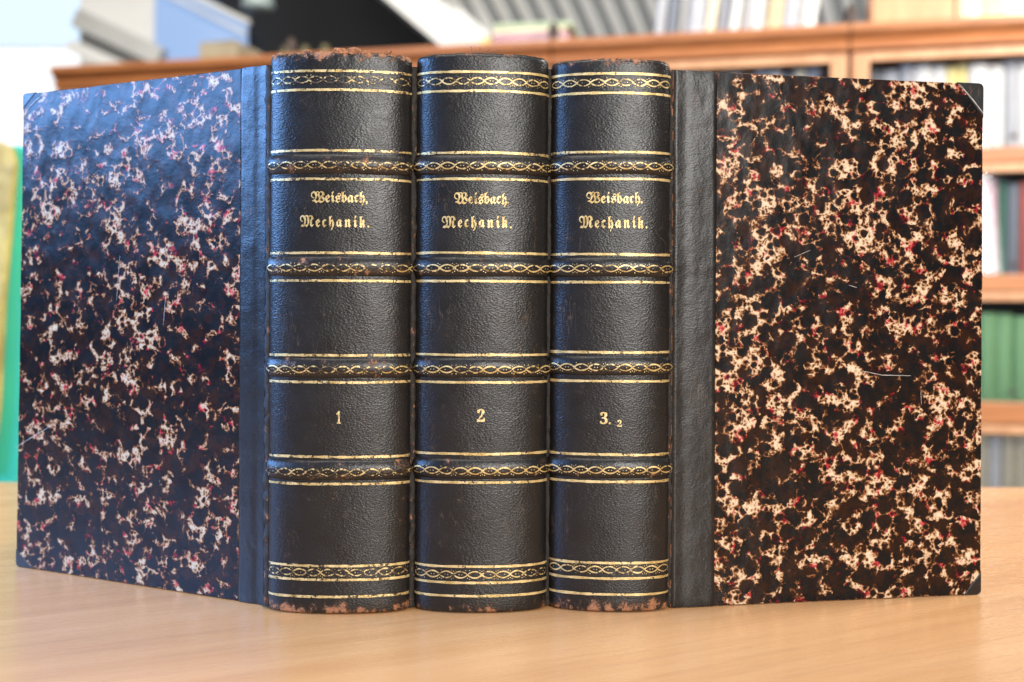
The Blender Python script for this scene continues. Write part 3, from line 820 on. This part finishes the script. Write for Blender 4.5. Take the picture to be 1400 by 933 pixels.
# ------------------------------------------------------------------ behind: end of the hall with windows, roof timbers and ribbed ceiling
WHITE = m_plain('white_paint', (0.78, 0.78, 0.75), (0.70, 0.70, 0.68), 0.6, 3)
GREYB = m_plain('grey_paint', (0.55, 0.55, 0.53), rough=0.6, scale=3)
DARK = m_plain('dark_cladding', (0.004, 0.005, 0.008), rough=0.8, scale=3)
RIBM = m_plain('ceiling_grey', (0.42, 0.44, 0.44), (0.36, 0.38, 0.38), 0.55, 3)
SKYW = m_emit('sky_window', (0.64, 0.82, 1.0), 1.25)
SKYB = m_emit('blue_window', (0.36, 0.56, 0.95), 0.85)
YB = 4.6
wall = thing('end_wall', 'dark end wall of the hall behind the bookcases', 'wall', (0, YB + 0.1, FLOOR))
wall_panel = box('wall_panel', (-3.2, 3.4, 0, 0.1, 0, 3.6), DARK, wall)
def pane_poly(name, pts, mat, label, d=YB, th=0.04):
    w3 = [at(px, py, d) for px, py in pts]; c = sum(w3, Vector()) / len(w3)
    V = [v - c for v in w3] + [v - c + Vector((0, th, 0)) for v in w3]; n = len(pts)
    Fc = [tuple(range(n))[::-1], tuple(range(n, 2 * n))] + [(i, (i + 1) % n, n + (i + 1) % n, n + i) for i in range(n)]
    t = thing(name, label, 'window' if 'window' in name else 'panel', c)
    bm = bmesh.new(); vv = [bm.verts.new(v) for v in V]
    for f in Fc: bm.faces.new([vv[i] for i in f])
    bmesh.ops.recalc_face_normals(bm, faces=bm.faces[:])
    bm_obj('pane' if 'window' in name else 'sheet', bm, mat, t)
    return t, c
t, c = pane_poly('sky_window', [(-420, -420), (108, -420), (108, 64), (-420, 64)], SKYW, 'bright pale blue window beyond the end of the bookcases')
for row in (-180, 66):
    a_, b_ = at(-420, row, YB + 0.02), at(108, row, YB + 0.02)
    beam('glazing_bar', a_ - c, b_ - c, 0.012, 0.06, m_plain('pale_bar', (0.85, 0.88, 0.92), rough=0.5), t)
w3 = [at(px, py, YB) - c for px, py in ((-420, 68), (108, 68), (108, 260), (-420, 260))]
mesh('pane', w3 + [v + Vector((0, 0.04, 0)) for v in w3], [(3, 2, 1, 0), (4, 5, 6, 7), (0, 1, 5, 4), (1, 2, 6, 5), (2, 3, 7, 6), (3, 0, 4, 7)], m_emit('hazy_window', (0.95, 0.98, 1.0), 1.3), t)
pane_poly('white_gable_panel', [(109, -60), (211, -30), (211, 120), (109, 120)], WHITE, 'white boarded panel beside the bright window', YB - 0.02)
o = beam('grey_roof_timber', at(106, 26, YB - 0.10), at(222, 80, YB - 0.10), 0.075, 0.08, GREYB); tag(o, 'grey slanting timber across the white panel', 'beam')
o = beam('white_roof_timber', at(96, 62, YB - 0.20), at(190, 104, YB - 0.20), 0.045, 0.06, WHITE); tag(o, 'narrow white slanting timber below the grey one', 'beam')
pane_poly('blue_window', [(212, -25), (272, -8), (336, 27), (336, 110), (212, 110)], SKYB, 'slanting blue skylight between white panel and dark wall', YB - 0.02)
o = beam('pale_roof_rail', at(255, -8, YB - 0.06), at(342, 32, YB - 0.06), 0.02, 0.03, WHITE); tag(o, 'thin pale rail along the blue skylight edge', 'rail')
o = beam('pale_roof_rail', at(225, -8, YB - 0.06), at(338, 48, YB - 0.06), 0.012, 0.03, WHITE); tag(o, 'second thin pale rail crossing the blue skylight', 'rail')
o = beam('white_rafter', at(520, -40, YB - 0.55), at(652, 72, YB - 0.55), 0.15, 0.10, WHITE); tag(o, 'broad white rafter slanting down between dark wall and ribbed ceiling', 'rafter')
lp = lathe('pendant_lamp', [(0.01, 0.09), (0.03, 0.085), (0.055, 0.03), (0.062, 0.0), (0.05, -0.012), (0.01, -0.015)][::-1], m_plain('lamp_enamel', (0.45, 0.55, 0.55), rough=0.3), None, (0, 0, 0), 20)
lp.location = at(353, 9, YB - 0.5); tag(lp, 'pale enamel pendant lamp against the dark wall', 'lamp')
cord = beam('lamp_cord', lp.location + Vector((0, 0, 0.088)) - lp.location, Vector((0, 0, 1.2)), 0.006, 0.006, DARK, lp)
# ribbed ceiling sloping up towards the camera
cl = thing('ribbed_ceiling', 'sloping grey ribbed ceiling above the folders', 'ceiling', (0, 0, 0), kind='structure')
A0, A1 = at(640, 62, YB - 0.45), at(1500, 62, YB - 0.45)
slope = Vector((-0.35, -0.62, 0.52)).normalized()
def ceil_pt(s, t_): return A0.lerp(A1, s) + slope * t_ * 1.6
V = [ceil_pt(0, 0), ceil_pt(1, 0), ceil_pt(1, 1), ceil_pt(0, 1)]
nn = (V[1] - V[0]).cross(V[3] - V[0]).normalized()
if nn.y > 0: nn = -nn
bm = bmesh.new(); vv = [bm.verts.new(v) for v in V] + [bm.verts.new(v - nn * 0.04) for v in V]
for f in ((0, 1, 2, 3), (4, 5, 6, 7), (0, 1, 5, 4), (1, 2, 6, 5), (2, 3, 7, 6), (3, 0, 4, 7)): bm.faces.new([vv[i] for i in f])
bmesh.ops.recalc_face_normals(bm, faces=bm.faces[:])
bm_obj('ceiling_sheet', bm, RIBM, cl)
for i in range(30):
    s = (i + 0.5) / 30
    beam('rib', ceil_pt(s, 0) + nn * 0.012, ceil_pt(s, 1) + nn * 0.012, 0.028, 0.022, WHITE, cl, up=nn)

# teal panel with gold facing, behind the table at its window end
TEAL = m_plain('teal_paint', (0.06, 0.70, 0.47), (0.06, 0.62, 0.42), 0.45, 4)
GOLD = m_plain('gold_facing', (0.80, 0.56, 0.14), (0.42, 0.27, 0.06), 0.5, 22, bump=0.01)
D = 1.25
pt = at(20, 664, D)
tp = thing('teal_panel', 'upright teal green panel with mottled gold facing behind the table', 'panel', (pt.x, D, FLOOR))
q = [at(-190, 700, D), at(27, 700, D), at(56, 200, D), at(-190, 200, D)]
low = FLOOR
q[0] = Vector((q[0].x - 0.02, D, low)); q[1] = Vector((q[1].x - 0.05, D, low))
V = [v - tp.location for v in q] + [v - tp.location + Vector((0, 0.03, 0)) for v in q]
mesh('panel', V, [(3, 2, 1, 0), (4, 5, 6, 7), (0, 1, 5, 4), (1, 2, 6, 5), (2, 3, 7, 6), (3, 0, 4, 7)], TEAL, tp)
gp = [(-190, 640), (-8, 640), (2, 560), (9, 415), (19, 300), (25, 225), (20, 204), (6, 196), (-20, 200), (-190, 200)]
w3 = [at(px, py, D - 0.004) - tp.location for px, py in gp]
bm = bmesh.new(); a_ = [bm.verts.new(v) for v in w3]; f = bm.faces.new(a_)
r = bmesh.ops.extrude_face_region(bm, geom=[f])
for v in r['geom']:
    if isinstance(v, bmesh.types.BMVert): v.co.y -= 0.012
bmesh.ops.recalc_face_normals(bm, faces=bm.faces[:])
bm_obj('gold_facing', bm, GOLD, tp)
